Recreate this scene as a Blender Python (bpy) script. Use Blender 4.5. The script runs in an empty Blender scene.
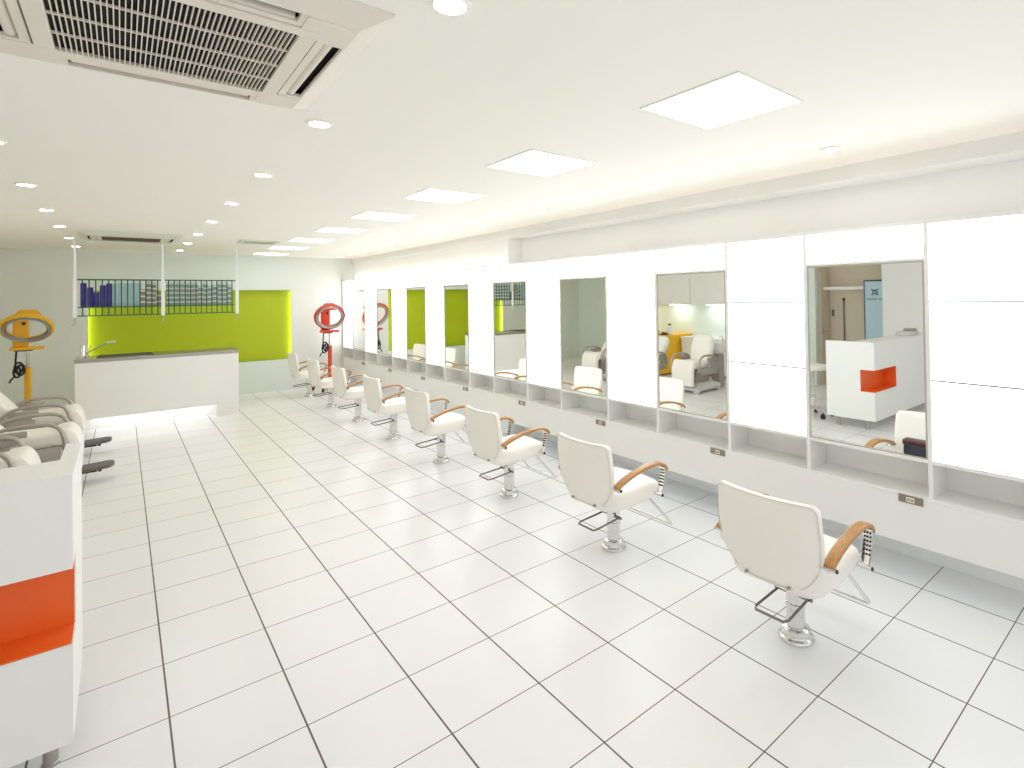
import bpy, bmesh, math, random
from mathutils import Vector, Matrix
random.seed(7)
S = 0.42                      # one floor tile in metres; the plan below is written in floor tiles
SC = bpy.context.scene
COL = SC.collection
PI = math.pi

# ------------------------------------------------------------------ materials
def mat(name, rgb, rough=0.5, metal=0.0, spec=0.5, var=0.0, vscale=8.0, bump=0.0, emit=0.0, ecol=None, coat=0.0):
    m = bpy.data.materials.new(name); m.use_nodes = True
    nt = m.node_tree; b = nt.nodes['Principled BSDF']
    c = tuple(((v/255.0+0.055)/1.055)**2.4 if v > 10 else v/255/12.92 for v in rgb)
    b.inputs['Base Color'].default_value = (*c, 1)
    b.inputs['Roughness'].default_value = rough
    b.inputs['Metallic'].default_value = metal
    b.inputs['Specular IOR Level'].default_value = spec
    b.inputs['Coat Weight'].default_value = coat
    if var or bump:
        tc = nt.nodes.new('ShaderNodeTexCoord')
        nz = nt.nodes.new('ShaderNodeTexNoise'); nz.inputs['Scale'].default_value = vscale
        nz.inputs['Detail'].default_value = 4
        nt.links.new(tc.outputs['Object'], nz.inputs['Vector'])
        if var:
            mx = nt.nodes.new('ShaderNodeMix'); mx.data_type = 'RGBA'
            mx.inputs[6].default_value = (*[v*(1-var) for v in c], 1)
            mx.inputs[7].default_value = (*[min(1, v*(1+var)) for v in c], 1)
            nt.links.new(nz.outputs['Fac'], mx.inputs[0])
            nt.links.new(mx.outputs[2], b.inputs['Base Color'])
        if bump:
            bp = nt.nodes.new('ShaderNodeBump'); bp.inputs['Strength'].default_value = bump
            bp.inputs['Distance'].default_value = 0.002
            nt.links.new(nz.outputs['Fac'], bp.inputs['Height'])
            nt.links.new(bp.outputs['Normal'], b.inputs['Normal'])
    if emit:
        e = ecol or rgb
        ce = tuple(((v/255.0+0.055)/1.055)**2.4 for v in e)
        b.inputs['Emission Color'].default_value = (*ce, 1)
        b.inputs['Emission Strength'].default_value = emit
    return m

def floor_material():
    m = mat('floor_tiles', (243, 242, 238), rough=0.28, spec=0.35)
    nt = m.node_tree; b = nt.nodes['Principled BSDF']; L = nt.links.new
    tc = nt.nodes.new('ShaderNodeTexCoord')
    sx = nt.nodes.new('ShaderNodeSeparateXYZ'); L(tc.outputs['Object'], sx.inputs[0])
    def math_(op, a, bb=None):
        n = nt.nodes.new('ShaderNodeMath'); n.operation = op
        for i, v in enumerate((a, bb)):
            if v is None: continue
            if isinstance(v, (int, float)): n.inputs[i].default_value = v
            else: L(v, n.inputs[i])
        return n.outputs[0]
    dist = []; cell = []
    for ax in ('X', 'Y'):
        q = math_('DIVIDE', sx.outputs[ax], S)
        r = math_('ROUND', q)
        dist.append(math_('ABSOLUTE', math_('SUBTRACT', q, r)))
        cell.append(math_('FLOOR', q))
    dx = math_('LESS_THAN', dist[0], 0.0084)
    dy = math_('LESS_THAN', dist[1], 0.0055)
    g = math_('MAXIMUM', dx, dy)
    cv = nt.nodes.new('ShaderNodeCombineXYZ'); L(cell[0], cv.inputs[0]); L(cell[1], cv.inputs[1])
    wn = nt.nodes.new('ShaderNodeTexWhiteNoise'); L(cv.outputs[0], wn.inputs['Vector'])
    nz = nt.nodes.new('ShaderNodeTexNoise'); nz.inputs['Scale'].default_value = 5; nz.inputs['Detail'].default_value = 5
    L(tc.outputs['Object'], nz.inputs['Vector'])
    f = math_('ADD', math_('MULTIPLY', wn.outputs['Value'], 0.5), math_('MULTIPLY', nz.outputs['Fac'], 0.5))
    t = nt.nodes.new('ShaderNodeMix'); t.data_type = 'RGBA'; L(f, t.inputs[0])
    t.inputs[6].default_value = (0.845, 0.85, 0.85, 1); t.inputs[7].default_value = (0.885, 0.89, 0.89, 1)
    gm = nt.nodes.new('ShaderNodeMix'); gm.data_type = 'RGBA'; L(g, gm.inputs[0])
    L(t.outputs[2], gm.inputs[6]); gm.inputs[7].default_value = (0.16, 0.13, 0.105, 1)
    L(gm.outputs[2], b.inputs['Base Color'])
    L(math_('ADD', math_('MULTIPLY', g, 0.5), 0.26), b.inputs['Roughness'])
    bp = nt.nodes.new('ShaderNodeBump'); bp.inputs['Strength'].default_value = 0.5; bp.inputs['Distance'].default_value = 0.002
    L(math_('SUBTRACT', 1.0, g), bp.inputs['Height']); L(bp.outputs['Normal'], b.inputs['Normal'])
    return m

def wood_material():
    m = mat('arm_wood', (196, 134, 66), rough=0.35)
    nt = m.node_tree; b = nt.nodes['Principled BSDF']; L = nt.links.new
    tc = nt.nodes.new('ShaderNodeTexCoord'); mp = nt.nodes.new('ShaderNodeMapping')
    mp.inputs['Scale'].default_value = (3, 60, 60); L(tc.outputs['Object'], mp.inputs[0])
    nz = nt.nodes.new('ShaderNodeTexNoise'); nz.inputs['Scale'].default_value = 2.5; nz.inputs['Detail'].default_value = 6
    L(mp.outputs[0], nz.inputs['Vector'])
    cr = nt.nodes.new('ShaderNodeValToRGB'); L(nz.outputs['Fac'], cr.inputs[0])
    cr.color_ramp.elements[0].position = 0.3; cr.color_ramp.elements[0].color = (0.36, 0.17, 0.045, 1)
    cr.color_ramp.elements[1].position = 0.75; cr.color_ramp.elements[1].color = (0.60, 0.31, 0.10, 1)
    L(cr.outputs[0], b.inputs['Base Color'])
    return m

EM = dict(panel=2.55, ceil=2.5, down=58.0, cove=3.7, strip=6.0, toe=4.0, cab=14.0, under=1.4)
M = {}
M['floor'] = floor_material()
M['ceiling'] = mat('ceiling_paint', (250, 246, 238), 0.85, spec=0.2, var=0.012, vscale=1.5)
M['wall'] = mat('wall_paint', (242, 241, 239), 0.8, spec=0.2, var=0.012, vscale=1.5)
M['wall_far'] = mat('far_wall_paint', (229, 234, 228), 0.7, spec=0.25, var=0.015, vscale=1.2)
M['splash'] = mat('backsplash_glass', (226, 236, 228), 0.3, spec=0.5, var=0.01, vscale=1.5)
M['beige'] = mat('beige_wall', (224, 211, 192), 0.8, spec=0.2, var=0.02, vscale=2)
M['lacquer'] = mat('white_lacquer', (243, 243, 240), 0.4, spec=0.4, var=0.01, vscale=3)
M['recess'] = mat('kick_board_paint', (196, 194, 184), 0.7, var=0.02, vscale=3)
M['panel'] = mat('lit_white_acrylic', (250, 252, 254), 0.4, emit=EM['panel'], ecol=(242, 249, 255))
M['ceil_light'] = mat('lit_ceiling_diffuser', (250, 250, 250), 0.5, emit=EM['ceil'], ecol=(252, 252, 252))
M['down'] = mat('lit_downlight_lens', (250, 245, 230), 0.5, emit=EM['down'], ecol=(252, 250, 247))
M['strip'] = mat('lit_lime_strip', (250, 250, 220), 0.5, emit=EM['strip'], ecol=(255, 255, 225))
M['cove'] = mat('lit_cove_strip', (250, 250, 250), 0.5, emit=EM['cove'], ecol=(255, 252, 245))
M['under'] = mat('lit_floor_strip', (250, 250, 250), 0.5, emit=EM['under'], ecol=(232, 240, 255))
M['toe'] = mat('lit_kick_strip', (250, 250, 250), 0.5, emit=EM['toe'], ecol=(248, 252, 255))
M['cab_lamp'] = mat('lit_cabinet_lamp', (250, 250, 250), 0.5, emit=EM['cab'], ecol=(245, 253, 255))
M['mirror'] = mat('mirror_silver', (249, 251, 249), 0.015, metal=1.0)
M['trim_line'] = mat('joint_grey', (178, 180, 178), 0.6, var=0.01)  # own grey of the joint strips between the glowing panes
M['mirror_edge'] = mat('mirror_edge_bronze', (205, 198, 184), 0.35, metal=0.6, var=0.03)
M['leather'] = mat('white_vinyl', (247, 243, 235), 0.42, spec=0.4, var=0.012, vscale=6, bump=0.05)
M['piping'] = mat('seam_piping', (212, 207, 196), 0.5, var=0.03)
M['chrome'] = mat('chrome', (226, 226, 224), 0.12, metal=1.0, var=0.02)
M['dark_chrome'] = mat('dark_chrome', (138, 130, 124), 0.25, metal=1.0, var=0.03)
M['black'] = mat('black_rubber', (26, 26, 28), 0.5, var=0.1)
M['wood'] = wood_material()
M['steel'] = mat('brushed_steel', (176, 172, 164), 0.3, metal=1.0, var=0.04, vscale=20)
M['sink'] = mat('sink_steel', (120, 120, 112), 0.3, metal=1.0, var=0.04)
M['lime'] = mat('lime_green_board', (178, 194, 14), 0.45, spec=0.4, var=0.02, vscale=2)
M['orange'] = mat('orange_lacquer', (240, 106, 34), 0.4, var=0.02)
M['yellow'] = mat('yellow_lacquer', (246, 192, 22), 0.4, var=0.02)
M['yellow_plastic'] = mat('yellow_plastic', (247, 188, 34), 0.35, var=0.02)
M['red_plastic'] = mat('red_plastic', (226, 74, 48), 0.35, var=0.02)
M['grey_metal'] = mat('satin_grey_metal', (176, 168, 160), 0.35, metal=0.5, var=0.03)
M['ring_metal'] = mat('heater_ring_metal', (150, 148, 146), 0.3, metal=0.8, var=0.04)
M['grey_plastic'] = mat('grey_plastic', (166, 156, 150), 0.5, var=0.03)
M['pale_plastic'] = mat('pale_grey_plastic', (208, 208, 204), 0.45, var=0.02)
M['dark_plate'] = mat('dark_grey_plate', (104, 96, 94), 0.5, var=0.04)
M['rail_green'] = mat('dark_teal_rod', (26, 96, 74), 0.4, metal=0.2, var=0.04)
M['white_metal'] = mat('white_powder_coat', (238, 241, 242), 0.45, var=0.01)
M['purple'] = mat('purple_bottle', (66, 24, 150), 0.35, var=0.05)
M['ice'] = mat('ice_blue_bottle', (178, 210, 216), 0.3, var=0.03)
M['carton_taupe'] = mat('taupe_carton', (158, 146, 132), 0.6, var=0.04)
M['carton_grey'] = mat('grey_green_carton', (150, 164, 156), 0.6, var=0.04)
M['carton_band'] = mat('pale_carton_band', (226, 230, 224), 0.6, var=0.02)
M['ac'] = mat('cassette_plastic', (232, 225, 212), 0.55, var=0.01)
M['ac_far'] = mat('cassette_plastic_pale', (222, 222, 208), 0.55, var=0.01)
M['ac_void'] = mat('dark_filter', (20, 15, 14), 0.8, var=0.2)
M['ac_brown'] = mat('brown_grille', (128, 112, 98), 0.7, var=0.06)
M['vent'] = mat('sage_vent', (188, 194, 176), 0.6, var=0.03)
M['groove'] = mat('panel_groove', (120, 108, 96), 0.7, var=0.05)
M['taupe_plate'] = mat('taupe_plate', (150, 136, 122), 0.4, metal=0.3, var=0.03)
M['ivory'] = mat('ivory_socket', (234, 230, 214), 0.5, var=0.01)
M['sign_blue'] = mat('pale_blue_sign', (178, 204, 216), 0.35, var=0.015)
M['sign_edge'] = mat('slate_sign_edge', (70, 84, 92), 0.5, var=0.04)
M['ink'] = mat('dark_ink', (52, 58, 66), 0.6, var=0.05)
M['maroon'] = mat('maroon_case', (74, 34, 34), 0.4, var=0.08)
M['navy'] = mat('dark_navy_case', (38, 40, 52), 0.45, var=0.08)
M['ceramic'] = mat('white_ceramic', (240, 240, 236), 0.2, spec=0.5, var=0.005)
M['amber'] = mat('amber_bottle', (120, 84, 40), 0.3, var=0.08)
M['teal_btl'] = mat('teal_bottle', (52, 110, 104), 0.3, var=0.06)

# ------------------------------------------------------------------ mesh builder
class MB:
    """collects shapes into ONE mesh; coordinates are (v - origin) * scale"""
    def __init__(s, scale=S, org=(0, 0, 0)):
        s.bm = bmesh.new(); s.k = scale; s.o = Vector(org)
    def v(s, p):
        return s.bm.verts.new((Vector(p) - s.o) * s.k)
    def face(s, vs):
        try: return s.bm.faces.new(vs)
        except ValueError: return None
    def box(s, x0, x1, y0, y1, z0, z1, bev=0.0, seg=2):
        c = [s.v((x, y, z)) for z in (z0, z1) for y in (y0, y1) for x in (x0, x1)]
        fs = [s.face([c[i] for i in q]) for q in ((0, 2, 3, 1), (4, 5, 7, 6), (0, 1, 5, 4), (2, 6, 7, 3), (0, 4, 6, 2), (1, 3, 7, 5))]
        if bev:
            es = list({e for f in fs for e in f.edges})
            bmesh.ops.bevel(s.bm, geom=es, offset=bev*s.k, segments=seg, profile=0.5, affect='EDGES')
        return s
    def rings(s, rings, cap0=True, cap1=True, closed=False):
        R = [[s.v(p) for p in r] for r in rings]; n = len(R[0])
        pairs = list(zip(R[:-1], R[1:])) + ([(R[-1], R[0])] if closed else [])
        for a, b in pairs:
            for i in range(n):
                j = (i+1) % n
                s.face([a[i], a[j], b[j], b[i]])
        if not closed:
            if cap0: s.face(list(reversed(R[0])))
            if cap1: s.face(R[-1])
        return s
    def cyl(s, p0, p1, r0, r1=None, seg=20):
        r1 = r0 if r1 is None else r1
        p0, p1 = Vector(p0), Vector(p1); d = (p1-p0).normalized()
        a = d.orthogonal().normalized(); b = d.cross(a)
        ring = lambda p, r: [p + (a*math.cos(t)+b*math.sin(t))*r for t in (2*PI*i/seg for i in range(seg))]
        return s.rings([ring(p0, r0), ring(p1, r1)])
    def tube(s, pts, r, seg=10, closed=False):
        P = [Vector(p) for p in pts]; n = len(P); out = []; a = None
        for i in range(n):
            t = (P[(i+1) % n]-P[i-1]) if closed or 0 < i < n-1 else (P[1]-P[0] if i == 0 else P[-1]-P[-2])
            t.normalize()
            a = t.orthogonal().normalized() if a is None else (a - t*a.dot(t)).normalized()
            b = t.cross(a)
            out.append([P[i] + (a*math.cos(q)+b*math.sin(q))*r for q in (2*PI*k/seg for k in range(seg))])
        return s.rings(out, closed=closed)
    def lathe(s, prof, c=(0, 0, 0), seg=32, rot=None):
        c = Vector(c); out = []
        for r, z in prof:
            ring = []
            for i in range(seg):
                t = 2*PI*i/seg; p = Vector((max(r, 1e-4)*math.cos(t), max(r, 1e-4)*math.sin(t), z))
                if rot is not None: p = rot @ p
                ring.append(c+p)
            out.append(ring)
        return s.rings(out)
    def ribbon(s, path, y, w, t, rnd=0.3):
        """rounded-rectangle section (w along y, t across) swept along a path of (x, z)"""
        P = [Vector((p[0], 0, p[1])) for p in path]; out = []
        for i in range(len(P)):
            d = (P[min(i+1, len(P)-1)]-P[max(i-1, 0)]).normalized(); n = Vector((-d.z, 0, d.x))
            tt = t if 0 < i < len(P)-1 else t*0.8
            q = min(w, tt)*rnd; sec = []
            for cx, cy, a0 in ((w/2-q, tt/2-q, 0), (-w/2+q, tt/2-q, PI/2), (-w/2+q, -tt/2+q, PI), (w/2-q, -tt/2+q, 1.5*PI)):
                for k in range(4):
                    a = a0+PI/2*k/3; sec.append((cx+q*math.cos(a), cy+q*math.sin(a)))
            out.append([P[i]+Vector((0, y+u, 0))+n*v for u, v in sec])
        return s.rings(out)
    def pad(s, outline, t, er, fmap, bulge=0.0, steps=4):
        """cushion: a 2-D outline with thickness t and rounded edges, placed by fmap(u, v, w)"""
        n = len(outline); O = [Vector((p[0], p[1])) for p in outline]
        cen = sum(O, Vector((0, 0)))/n; nrm = []
        for i in range(n):
            d = (O[(i+1) % n]-O[i-1]).normalized(); nrm.append(Vector((d.y, -d.x)))
        area = sum(O[i].x*O[(i+1) % n].y-O[(i+1) % n].x*O[i].y for i in range(n))
        sg = 1 if area > 0 else -1
        ins = lambda q: [O[i]-nrm[i]*q*sg for i in range(n)]
        sh = lambda pts, k: [cen+(p-cen)*k for p in pts]
        R = []
        base = ins(er)
        for k in (0.12, 0.4, 0.7, 0.9): R.append((sh(base, k), -t/2-bulge*(1-k*k)))
        for k in range(steps+1):
            a = PI/2*k/steps; R.append((ins(er*(1-math.sin(a))), -t/2+er*(1-math.cos(a))))
        for k in range(steps, -1, -1):
            a = PI/2*k/steps; R.append((ins(er*(1-math.sin(a))), t/2-er*(1-math.cos(a))))
        for k in (0.9, 0.7, 0.4, 0.12): R.append((sh(base, k), t/2+bulge*(1-k*k)))
        return s.rings([[fmap(p.x, p.y, w) for p in ring] for ring, w in R])
    def build(s, name, m, parent=None, smooth=None, loc=None):
        bmesh.ops.recalc_face_normals(s.bm, faces=s.bm.faces[:])
        me = bpy.data.meshes.new(name); s.bm.to_mesh(me); s.bm.free()
        me.materials.append(M[m] if isinstance(m, str) else m)
        if smooth:
            for p in me.polygons: p.use_smooth = True
            me.set_sharp_from_angle(angle=math.radians(smooth))
        o = bpy.data.objects.new(name, me); COL.objects.link(o)
        if parent: o.parent = parent
        else: o.location = s.o*S
        return o

def rpoly(corners, n=6):
    """rounded polygon from (x, y, radius) corners"""
    out = []; N = len(corners)
    for i in range(N):
        p = Vector(corners[i][:2]); r = corners[i][2]
        a = (Vector(corners[i-1][:2])-p).normalized(); b = (Vector(corners[(i+1) % N][:2])-p).normalized()
        ang = a.angle(b); d = r/math.tan(ang/2)
        c = p+(a+b).normalized()*(r/math.sin(ang/2))
        v0 = p+a*d-c; v1 = p+b*d-c
        t0 = math.atan2(v0.y, v0.x); t1 = math.atan2(v1.y, v1.x)
        dt = (t1-t0+PI) % (2*PI)-PI
        for k in range(n+1):
            t = t0+dt*k/n; out.append((c.x+r*math.cos(t), c.y+r*math.sin(t)))
    return out

def dense(pts, step):
    out = []
    for i in range(len(pts)):
        a = Vector(pts[i]); b = Vector(pts[(i+1) % len(pts)]); k = max(1, int((b-a).length/step))
        for j in range(k): out.append(tuple(a+(b-a)*j/k))
    return out

def smooth_path(pts, n=6):
    """Catmull-Rom through the points"""
    P = [Vector(p) for p in pts]; out = []
    for i in range(len(P)-1):
        p0, p1, p2, p3 = P[max(i-1, 0)], P[i], P[i+1], P[min(i+2, len(P)-1)]
        for k in range(n):
            t = k/n
            out.append(0.5*((2*p1)+(p2-p0)*t+(2*p0-5*p1+4*p2-p3)*t*t+(3*p1-p0-3*p2+p3)*t**3))
    out.append(P[-1]); return [tuple(p) for p in out]

# ------------------------------------------------------------------ naming helpers
def tag(o, label, cat, group=None, kind=None):
    o['label'] = label; o['category'] = cat
    if group: o['group'] = group
    if kind: o['kind'] = kind
    return o
def thing(name, label, cat, org, group=None, rz=0):
    o = bpy.data.objects.new(name, None); COL.objects.link(o)
    o.empty_display_size = 0.1
    o.location = Vector(org)*S; o.rotation_euler = (0, 0, rz)
    return tag(o, label, cat, group)
def struct(mb, name, m, label=None, cat=None):
    o = mb.build(name, m); o['kind'] = 'structure'
    if label: o['label'] = label
    if cat: o['category'] = cat
    return o
KIDS = {}
def kids(o):
    if o.name not in KIDS: KIDS[o.name] = [c for c in COL.objects if c.parent == o]
    return KIDS[o.name]
def copy_tree(o, parent=None, skip=()):
    c = o.copy(); COL.objects.link(c)
    if parent: c.parent = parent
    for ch in kids(o):
        if ch.name.split('.')[0] in skip: continue
        copy_tree(ch, c)
    return c
def dup(o, label, org, group=None, rz=None, skip=()):
    c = copy_tree(o, None, skip); c.location = Vector(org)*S
    if rz is not None: c.rotation_euler = (0, 0, rz)
    c['label'] = label
    if group: c['group'] = group
    return c
ORD = ['nearest', 'second', 'third', 'fourth', 'fifth', 'sixth', 'seventh', 'eighth', 'ninth', 'tenth',
       'eleventh', 'twelfth', 'thirteenth', 'fourteenth', 'fifteenth', 'sixteenth', 'seventeenth']
def nth(i, what='from the camera'):
    return 'nearest the camera' if i == 0 else ORD[i]+' '+what

# ------------------------------------------------------------------ room shell
ZC = 6.05; YF = 17.6; XW = 8.95; XU = 7.86; YB = -11.2
struct(MB().box(-9.2, 9.3, YB-.2, YF+.6, -0.3, 0), 'floor', 'floor', 'white square floor tiles with dark joints', 'floor')
struct(MB().box(-9.2, 9.3, YB-.2, YF+.6, ZC, ZC+.3), 'ceiling', 'ceiling', 'cream white plaster ceiling', 'ceiling')
# far wall with the opening for the lime board
GX0, GX1, GZ0, GZ1 = -1.32, 5.62, 1.40, 4.55
w = MB()
for (x0, x1, z0, z1) in ((-7.4, GX0, 0, ZC), (GX1, XW+.3, 0, ZC), (GX0, GX1, 0, GZ0), (GX0, GX1, GZ1, ZC)):
    w.box(x0, x1, YF, YF+.06, z0, z1)
w.box(-7.4, XW+.3, YF+.36, YF+.46, 0, ZC)
struct(w, 'wall_back', 'wall_far', 'pale far wall around the lime green board', 'wall')
w = MB(); w.box(XW, XW+.3, YB, YF, 0, ZC); w.box(8.44, XW, 3.8, YF, 0, ZC)
struct(w, 'wall_right', 'wall', 'white wall above and behind the mirror row', 'wall')
struct(MB().box(8.35, XW, YB, YF, 5.81, ZC), 'trim_1', 'wall', 'white dropped band along the ceiling above the mirrors', 'trim')
struct(MB().box(XW-.04, XW, YB, 3.8, 0, .16), 'baseboard_right', 'lacquer', 'grey skirting in the gap under the mirror row', 'baseboard')
w = MB(); WX0, WX1, WZ0, WZ1 = -6.9, 8.6, .25, 5.7
w.box(-9.2, WX0, YB-.2, YB, 0, ZC); w.box(WX1, 9.3, YB-.2, YB, 0, ZC); w.box(WX0, WX1, YB-.2, YB, 0, WZ0); w.box(WX0, WX1, YB-.2, YB, WZ1, ZC)
struct(w, 'wall_front', 'wall', 'white shop front wall behind the camera', 'wall')
w = MB(); n_ = 5
for i in range(n_+1):
    x = WX0+(WX1-WX0)*i/n_; w.box(max(WX0, x-.06), min(WX1, x+.06), YB-.15, YB-.05, WZ0, WZ1)
w.box(WX0, WX1, YB-.15, YB-.05, WZ0, WZ0+.1); w.box(WX0, WX1, YB-.15, YB-.05, WZ1-.1, WZ1)
struct(w, 'window_1', 'white_metal', 'wide shop window behind the camera', 'window')
w = MB(); w.box(-7.5, -7.2, 1.6, YF, 0, ZC)
struct(w, 'wall_left', 'splash', 'pale green left wall behind the wash area', 'wall')
struct(MB().box(-9.0, -7.5, 1.6, 1.9, 0, ZC), 'wall_entrance', 'beige', 'beige return wall beside the coat recess', 'wall')
struct(MB().box(-9.2, -8.5, YB, 1.6, 0, ZC), 'wall_closet', 'beige', 'beige back wall of the coat recess', 'wall')
struct(MB().box(-7.4, -7.1, YB, -1.15, 0, ZC), 'wall_reception', 'wall', 'white partition wall behind the reception counter', 'wall')
# door in the return wall
d = MB().box(-8.42, -7.6, 1.54, 1.6, 0, 5.0, .01).build('door_1', 'beige'); tag(d, 'beige door in the return wall seen in the nearest mirror', 'door', kind='structure')
h = MB(); h.cyl((-7.75, 1.54, 2.35), (-7.75, 1.46, 2.35), .025); h.cyl((-7.75, 1.46, 2.35), (-7.95, 1.46, 2.35), .022)
h.box(-7.79, -7.71, 1.52, 1.545, 2.2, 2.5, .008); h.build('door_handle', 'steel', d, 40)

# ------------------------------------------------------------------ lime board on the far wall
g = thing('lime_wall_board', 'large lime green board set into the far wall, glowing at both ends', 'wall board', ((GX0+GX1)/2, YF+.3, GZ0))
O = ((GX0+GX1)/2, YF+.3, GZ0)
MB(S, O).box(GX0-.25, GX1+.25, YF+.24, YF+.34, GZ0-.1, GZ1+.1, .004).build('board', 'lime', g)
for x0, x1 in ((GX0-.16, GX0-.10), (GX1+.10, GX1+.16)):
    MB(S, O).box(x0, x1, YF+.12, YF+.18, GZ0+.02, GZ1-.02).build('light_strip', 'strip', g)

# ------------------------------------------------------------------ mirror wall
Y0 = -7.1755; PW = 1.429; MW = 1.656
edges = [Y0-PW, Y0]; kinds = ['panel']
for i in range(8):
    edges.append(edges[-1]+MW); kinds.append('mirror'); edges.append(edges[-1]+PW); kinds.append('panel')
ZT, ZB, ZA = 5.0, 1.30, 0.61       # top of the unit, niche floor, underside of the apron
NZ = 1.76                          # top of the niches
XBK = 8.43
u = thing('mirror_wall_cabinet', 'long white built-in cabinet along right wall framing mirrors, light panels and niches', 'cabinet', (8.2, 4, ZA))
UO = (8.2, 4, ZA)
DW = .055
for i, y in enumerate(edges):
    a, b = (y-DW/2, y+DW/2)
    if i == 0: a, b = y, y+DW
    if i == len(edges)-1: a, b = y-DW, y
    MB(S, UO).box(XU, XBK, a, b, ZB-.005, ZT-.05, .006).build('divider', 'lacquer', u)
MB(S, UO).box(XU-.005, XBK, edges[0], edges[-1], ZT-.05, ZT, .006).build('top_board', 'lacquer', u)
MB(S, UO).box(XU+.36, XU+.46, edges[0]+.1, edges[-1]-.1, ZT, ZT+.02).build('cove_light', 'cove', u)
MB(S, UO).box(XU, XU+.06, edges[0], edges[-1], ZA, ZB-.05, .006).build('apron_panel', 'lacquer', u)
MB(S, UO).box(XU, XBK, edges[0], edges[-1], ZB-.05, ZB, .004).build('niche_shelf', 'lacquer', u)
MB(S, UO).box(XBK, XBK+.01, edges[0], edges[-1], ZA, ZT).build('back_panel', 'lacquer', u)
MB(S, UO).box(XU+.06, XBK, edges[0], edges[-1], ZA+.06, ZA+.10).build('underside_board', 'lacquer', u)
MB(S, UO).box(XU+.09, XU+.2, edges[0]+.1, edges[-1]-.1, ZA+.035, ZA+.06).build('floor_light', 'under', u)
pi = mi = 0
panels = []
GP = 'lit white wall panels between the mirrors'; GM = 'tall mirrors of the styling row'; GH = 'short lit panels above the mirrors'; GO = 'socket plates under the mirrors'
proto = {}
for i, kd in enumerate(kinds):
    a, b = edges[i]+DW/2, edges[i+1]-DW/2
    if i == 0: a = edges[0]+DW
    if i == len(kinds)-1: b = edges[-1]-DW
    yc = (a+b)/2; h = (b-a)/2
    MB(S, UO).box(XU+.002, XBK, a, b, NZ, NZ+.05, .004).build('niche_lintel', 'lacquer', u)
    if kd == 'panel':
        wh = ['at the right edge of the picture, nearest the camera', 'between the nearest and second mirrors', 'between the second and third mirrors', 'between the third and fourth mirrors',
              'between the fourth and fifth mirrors', 'between the fifth and sixth mirrors', 'between the sixth and seventh mirrors', 'between the seventh and eighth mirrors', 'at the far end beyond the last mirror'][pi]
        org = (XU+.04, yc, 1.81)
        p = thing('wall_light', 'tall glowing white panel '+wh, 'light panel', org, GP)
        zs = [1.81, 2.87, 3.91, 4.95]
        for k in range(3):
            MB(S, org).box(XU+.012, XU+.08, a+.004, b-.004, zs[k]+.012, zs[k+1]-.012, .006).build('lit_pane', 'panel', p)
        for k in (1, 2):
            MB(S, org).box(XU+.009, XU+.07, a+.004, b-.004, zs[k]-.0115, zs[k]+.0115).build('joint_strip', 'trim_line', p)
        pi += 1
    else:
        wh = nth(mi)
        org = (XU+.03, yc, 1.81)
        p = thing('wall_mirror', 'tall wall mirror '+wh+' in the lit mirror row', 'mirror', org, GM)
        MB(S, org).box(XU+.012, XU+.05, a+.022, b-.022, 1.83, 4.445).build('mirror_glass', 'mirror', p)
        f = MB(S, org); z0, z1 = 1.81, 4.465
        f.box(XU+.004, XU+.06, a+.003, a+.021, z0, z1); f.box(XU+.004, XU+.06, b-.021, b-.003, z0, z1)
        f.box(XU+.004, XU+.06, a+.021, b-.021, z1-.018, z1); f.box(XU+.004, XU+.06, a+.021, b-.021, z0, z0+.018)
        f.build('mirror_frame', 'mirror_edge', p)
        MB(S, UO).box(XU+.002, XU+.4, a, b, 4.468, 4.505, .004).build('header_rail', 'lacquer', u)
        org = (XU+.04, yc, 4.51)
        hp = MB(S, org).box(XU+.012, XU+.08, a+.004, b-.004, 4.508, 4.948, .006).build('header_light', 'panel')
        tag(hp, 'short glowing white panel above the mirror '+wh, 'light panel', GH)
        # socket plate near the right end (camera side) of the bay
        oy = edges[i]+.24; org = (XU-.012, oy, 1.18)
        q = thing('socket_plate', 'small taupe socket plate below the mirror '+wh, 'socket', org, GO)
        MB(S, org).box(XU-.018, XU-.001, oy-.15, oy+.15, 1.172, 1.278, .004).build('plate', 'taupe_plate', q)
        sk = MB(S, org).box(XU-.026, XU-.018, oy-.05, oy+.05, 1.192, 1.258, .003).build('socket', 'ivory', q)
        sl = MB(S, org)
        for yy in (-.03, -.012, .014, .032): sl.box(XU-.029, XU-.026, oy+yy-.004, oy+yy+.004, 1.21, 1.24)
        sl.build('slot', 'black', sk)
        mi += 1

# ------------------------------------------------------------------ ceiling lights
for i in range(8):
    y0 = -6.92+3.18*i; x0 = 3.91; w_ = 1.16
    org = (x0+w_/2, y0+w_/2, ZC)
    lab = 'square ceiling light panel '+(nth(i) if i < 7 else 'farthest from the camera')+' in its row of eight'
    t = thing('ceiling_light', lab, 'ceiling light', org, 'square ceiling light panels')
    f = MB(S, org); e = .018
    f.box(x0-e, x0+w_+e, y0-e, y0, ZC-.012, ZC-.001); f.box(x0-e, x0+w_+e, y0+w_, y0+w_+e, ZC-.012, ZC-.001)
    f.box(x0-e, x0, y0, y0+w_, ZC-.012, ZC-.001); f.box(x0+w_, x0+w_+e, y0, y0+w_, ZC-.012, ZC-.001)
    f.build('frame', 'ceiling', t)
    MB(S, org).box(x0+.002, x0+w_-.002, y0+.002, y0+w_-.002, ZC-.008, ZC-.001).build('diffuser', 'ceil_light', t)

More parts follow.
